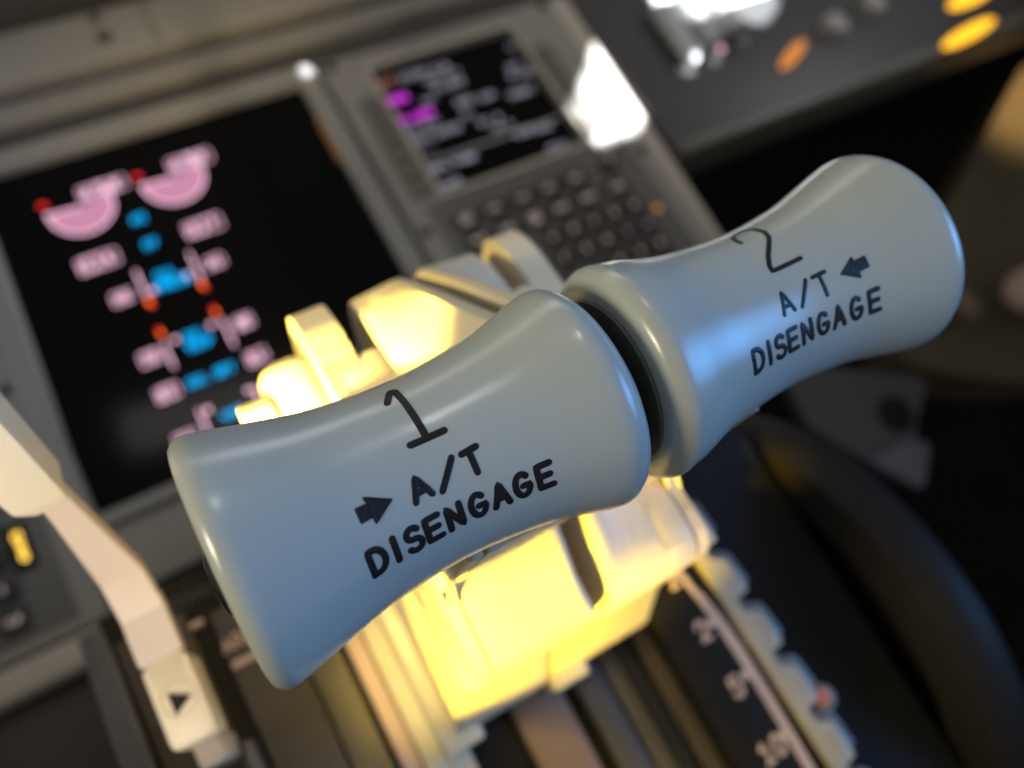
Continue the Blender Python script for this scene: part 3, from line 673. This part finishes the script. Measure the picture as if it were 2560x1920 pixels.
XG = 49.3
def lever(side):
    sg = -1 if side == 1 else 1
    X = lambda w_: XG + sg * w_
    if side == 1:
        t = thing('thrust_lever', 'left thrust lever, nearest the camera, grey spool knob numbered 1 with an arrow pointing right', 'thrust lever', (XG - 13, 20, -262), 'pair of thrust levers')
    else:
        t = thing('thrust_lever', 'right thrust lever, farther back, grey spool knob numbered 2 with an arrow pointing left', 'thrust lever', (XG + 13, 20, -262), 'pair of thrust levers')
    # knob: button end is outboard
    if side == 1: P, datum, ks = PROF, 0.0, 1
    else: P, datum, ks = PROF2, 98.9, -1
    kb = obj('knob', knob_mesh(P, datum, ks), MK, t, angle=60)
    # outboard push button
    b = NB(); rr = []
    for d, r in ((0, 5.0), (.7, 4.8), (1.2, 4.1), (1.55, 2.9), (1.65, 1.2)):
        rr.append([(datum + ks * (-5.8 - d), KU - 1.6 + r * math.sin(2 * math.pi * k / 40), KN + r * math.cos(2 * math.pi * k / 40)) for k in range(40)])
    ring_solid(b, rr); obj('disengage_button', b, MBTN, kb)
    b = NB(); e0 = datum + ks * (47.5 if side == 1 else 47.6)
    cyl(b, (e0, KU, KN), 0, 12.2 if side == 2 else 13.0, ks * .7, 48, .2 if ks > 0 else 0); obj('end_cap', b, MBTN if side == 1 else mat('end_cap_grey', (0.10, 0.11, 0.10), 0.4, 0.4), kb)  # right cap is darkened to paint the shade between the knobs
    # lettering
    dp = 0 if side == 1 else 3.4
    xo = 0 if side == 1 else 57.0
    def fn(s, t_):
        x = xo + s; loc = (x - datum) * ks
        r = prof_r(loc, P); ph = t_ / A + R(dp)
        dr = (prof_r(loc + .3, P) - prof_r(loc - .3, P)) / .6 * ks
        return (x, KU + r * math.sin(ph), KN + r * math.cos(ph)), Vector((-dr, math.sin(ph), math.cos(ph))).normalized()
    def put(name, lines, wd, rise=.10):
        b_ = NB()
        for pl in lines: stroke(b_, pl, wd, fn, rise, .22, 6)
        return obj(name, b_, MINK, kb)
    if side == 1:
        put('lettering', placed_text('DISENGAGE', (9.2, 11.6, 13.9, 16.6, 19.5, 22.5, 25.5, 28.4, 31.5), deg(-51), deg(13.2), .94), .94)
        put('lettering', [[(16.6, deg(-26.4)), (17.55, deg(-14.8)), (18.75, deg(-26))], [(17.0, deg(-22.6)), (18.4, deg(-22.3))], [(20.0, deg(-27.4)), (22.5, deg(-13.6))], [(23.8, deg(-14.2)), (25.7, deg(-13.6))], [(24.7, deg(-14)), (24.7, deg(-26.5))]], .92)
        put('number', [[(19.2, deg(33.5)), (20.4, deg(43.5)), (20.9, deg(42)), (21.0, deg(28.8)), (21.0, deg(13)), (21.0, deg(2.4))], [(18.9, deg(2.0)), (23.2, deg(1.6))]], 1.0)
        ar = [(14.1, -19.3), (11.3, -12.4), (11.5, -16.0), (10.0, -15.8), (10.0, -22.9), (11.5, -22.6), (11.5, -26.3)]
    else:
        put('lettering', placed_text('DISENGAGE', (8.8, 11.1, 13.2, 15.8, 18.6, 21.5, 24.4, 27.5, 30.8), deg(-50.6), deg(13.6), .90), .82)
        put('lettering', [[(16.2, deg(-26.6)), (17.2, deg(-13.4)), (18.2, deg(-26.6))], [(16.6, deg(-22.4)), (17.9, deg(-22.6))], [(19.6, deg(-27)), (21.9, deg(-12.9))], [(23.1, deg(-13.2)), (25.3, deg(-13.2))], [(24.2, deg(-13.3)), (24.2, deg(-27.2))]], .7)
        put('number', [[(18.4, deg(33.2)), (18.5, deg(38.5)), (19.2, deg(44.8)), (20.4, deg(48.8)), (21.7, deg(49.2)), (22.8, deg(44)), (23.0, deg(34)), (22.4, deg(27)), (21.5, deg(22.4)), (19.5, deg(13.3)), (18.3, deg(6)), (18.0, deg(1.4)), (23.3, deg(1.5))]], .8)
        ar = [(27.6, -19.2), (30.2, -12.7), (30.2, -15.6), (32.1, -15.4), (32.1, -22.1), (30.3, -22.2), (30.3, -26.2)]
    b_ = NB(); fill_poly(b_, [(a, deg(c)) for a, c in ar], fn, .11)
    ring_ = [(a, deg(c)) for a, c in ar]
    stroke(b_, ring_ + [ring_[0]], .3, fn, .12, .2, 6)
    obj('arrow', b_, MINK, kb)
    # arm: sections across the width; P_in next to the partner lever, P_out away from it
    Pin = [(12, -108), (14, -144.5), (5, -150), (0.6, -151), (-1.8, -152.6), (-3.2, -155.6), (-3.8, -161), (-3.8, -190), (52, -190), (74, -172), (78.4, -161), (77.6, -157.2), (70, -147.5), (62, -137.5), (48, -121), (33, -102)]
    Pout = [(12, -112), (14, -150.8), (5, -150.6), (0.6, -151), (-1.8, -152.6), (-3.2, -155.6), (-3.8, -161), (-3.8, -190), (52, -190), (70, -174), (77.6, -163), (77.2, -158.4), (71, -153.6), (64, -151.6), (52, -148), (36, -116)]
    sl0, sl1 = (14.4, 19.6) if side == 1 else (16.2, 20.6)      # slot beside the reverse lever fin
    wg = 24.0 if side == 1 else 22.4                              # groove of the cover plate
    cut = {8: (62, -186), 9: (63.5, -178), 10: (64, -170), 11: (64, -162), 12: (63.8, -156), 13: (62.5, -151.8), 14: (52, -148)}
    def section(w_, f, shrink, cropped, gap=0):
        pr = [(a[0] + (c[0] - a[0]) * f, a[1] + (c[1] - a[1]) * f) for a, c in zip(Pin, Pout)]
        if cropped: pr = [cut.get(i, p) for i, p in enumerate(pr)]
        pr = [(30 + (u - 30) * (1 - shrink / 60), -165 + (n + 165) * (1 - shrink / 30)) if (w_ < 3 or w_ > 20 or 7 < i < 14) else (u, n) for i, (u, n) in enumerate(pr)]
        return [(X(w_ + (gap if 1 <= i <= 3 else gap * .3 if i == 4 else 0)), u, n) for i, (u, n) in enumerate(pr)]
    b = NB()
    rings = [section(1.6, 0, .8, 0, 1.0), section(2.0, 0, .25, 0, 1.0), section(2.8, 0, 0, 0, .8), section(4.6, .02, 0, 0), section(5.6, .16, 0, 0), section(8, .4, 0, 0), section(10.6, .65, 0, 0),
             section(sl0 - 1.4, .9, 0, 0), section(sl0 - .5, 1, .1, 0), section(sl0 - .1, 1, .6, 0), section(sl0, 1, .6, 1), section(sl0 + .6, 1, .0, 1), section(wg - .6, 1, 0, 1), section(wg - .2, 1, .3, 1)]
    ring_solid(b, rings); obj('arm', b, MCR, t, angle=28)
    body = rpoly([cut.get(i, p) for i, p in enumerate(Pout)], [0, 6, 3, 1, 1, 1, 1, 0, 2, 1, 1, 1, 1, 1, 3, 0], 4)
    b = NB(); prism_x(b, [(u * .998, n - .25) for u, n in body], X(wg + .25), X(wg + 2.8), .9, 4); obj('cover_plate', b, MCR, t)
    # reverse lever fin
    fin = rpoly([(52, -149), (61, -151.2), (71, -152.2), (80.6, -158.5), (79, -172), (66, -186), (50, -186)], [3, 8, 8, 9, 9, 6, 0], 8)
    b = NB(); prism_x(b, fin, X(sl1), X(26.9), .9, 3); obj('reverse_lever_fin', b, MCR, t)
    # base fairing over the track slot
    hw = 27.3 if side == 1 else 32.2
    base = [(-2.6, -163), (-5.6, -205), (-12.6, -226), (36, -226), (44, -188), (40, -170)]
    b = NB(); rr_ = []
    for w_, k_ in ((.9, .5), (1.5, 0), (hw - 1.6, 0), (hw - .4, .4), (hw, 1.4)):
        rr_.append([(X(w_), u + (k_ * .6 if u < 10 else -k_ * .6), n + (-.3 * k_ if n > -200 else .4 * k_)) for u, n in base])
    ring_solid(b, rr_); obj('base_fairing', b, MCR, t)
    x0, x1 = ((17.4, 28.4) if side == 1 else (49.4, 60.4))
    b = NB(); box(b, x0, x1, -16, 30, -262, -225, 1.2, 3); obj('root', b, MCR, t)
    # go-around switch housing on the outboard cheek
    if side == 1:
        b = NB(); box(b, 11.0, 23.6, 48, 72, -178, -158, 4.5, 4); sw = obj('switch_housing', b, MCR, t)
        b = NB(); cyl(b, (11.5, 60, -163), 0, 6.2, -4.5, 32, 1.4); obj('switch_cap', b, MCR, sw)
    return t
L1 = lever(1); L2 = lever(2)

# added unseen mask in front of the lamp, its openings shape the bright patches

cl = thing('chart_lamp', 'black lamp head with a pierced shade, clamped above the right seat', 'lamp', PATCH_LAMP)
def patch_mask():
    L = Vector(PATCH_LAMP); T = Vector((375, 285, -400)); ax = (T - L).normalized(); D0 = 42
    def hole(pts):
        out = []
        for x, u in pts:
            d = Vector((x, u, -398)) - L; out.append(L + d * (D0 / d.dot(ax)))
        return out
    h1 = hole([(316, 304), (318, 243), (300, 230), (270, 229), (265, 260), (282, 273), (298, 286)])
    h2 = hole([(382, 334), (369, 304), (380, 292), (425, 294), (432, 280), (443, 276), (462, 286), (490, 330), (480, 352), (400, 352)])
    h3 = hole(arc(364.5, 262.5, 4.5, 4.5, 0, 330, 11)); h4 = hole(arc(386.5, 262, 2.6, 2.6, 0, 330, 11)); h5 = hole(arc(129.5, 343, 3.0, 3.0, 0, 330, 11))
    e1 = ax.orthogonal().normalized(); e2 = ax.cross(e1)
    outer = [L + ax * D0 + (e1 * math.cos(2 * math.pi * k / 40) + e2 * math.sin(2 * math.pi * k / 40)) * 18 for k in range(40)]
    b = NB(); es = []
    for poly in (outer, h1, h2, h3, h4, h5):
        vs = [b.verts.new(p) for p in poly]
        es += [b.edges.new((vs[i], vs[(i + 1) % len(vs)])) for i in range(len(vs))]
    bmesh.ops.triangle_fill(b, use_beauty=True, use_dissolve=False, edges=es)
    obj('shade_plate', b, MBLK, cl, smooth=False)
    b = NB(); rv = []
    for d, r in ((-14, 9), (-12, 14), (0, 18.2), (D0 + 1, 18.2), (D0 + 1, 19.4), (0, 19.4), (-13, 15), (-16, 9)):
        rv.append([L + ax * d + (e1 * math.cos(2 * math.pi * k / 40) + e2 * math.sin(2 * math.pi * k / 40)) * r for k in range(40)])
    ring_solid(b, rv, cap=False); obj('lamp_hood', b, MBLK, cl)
patch_mask()
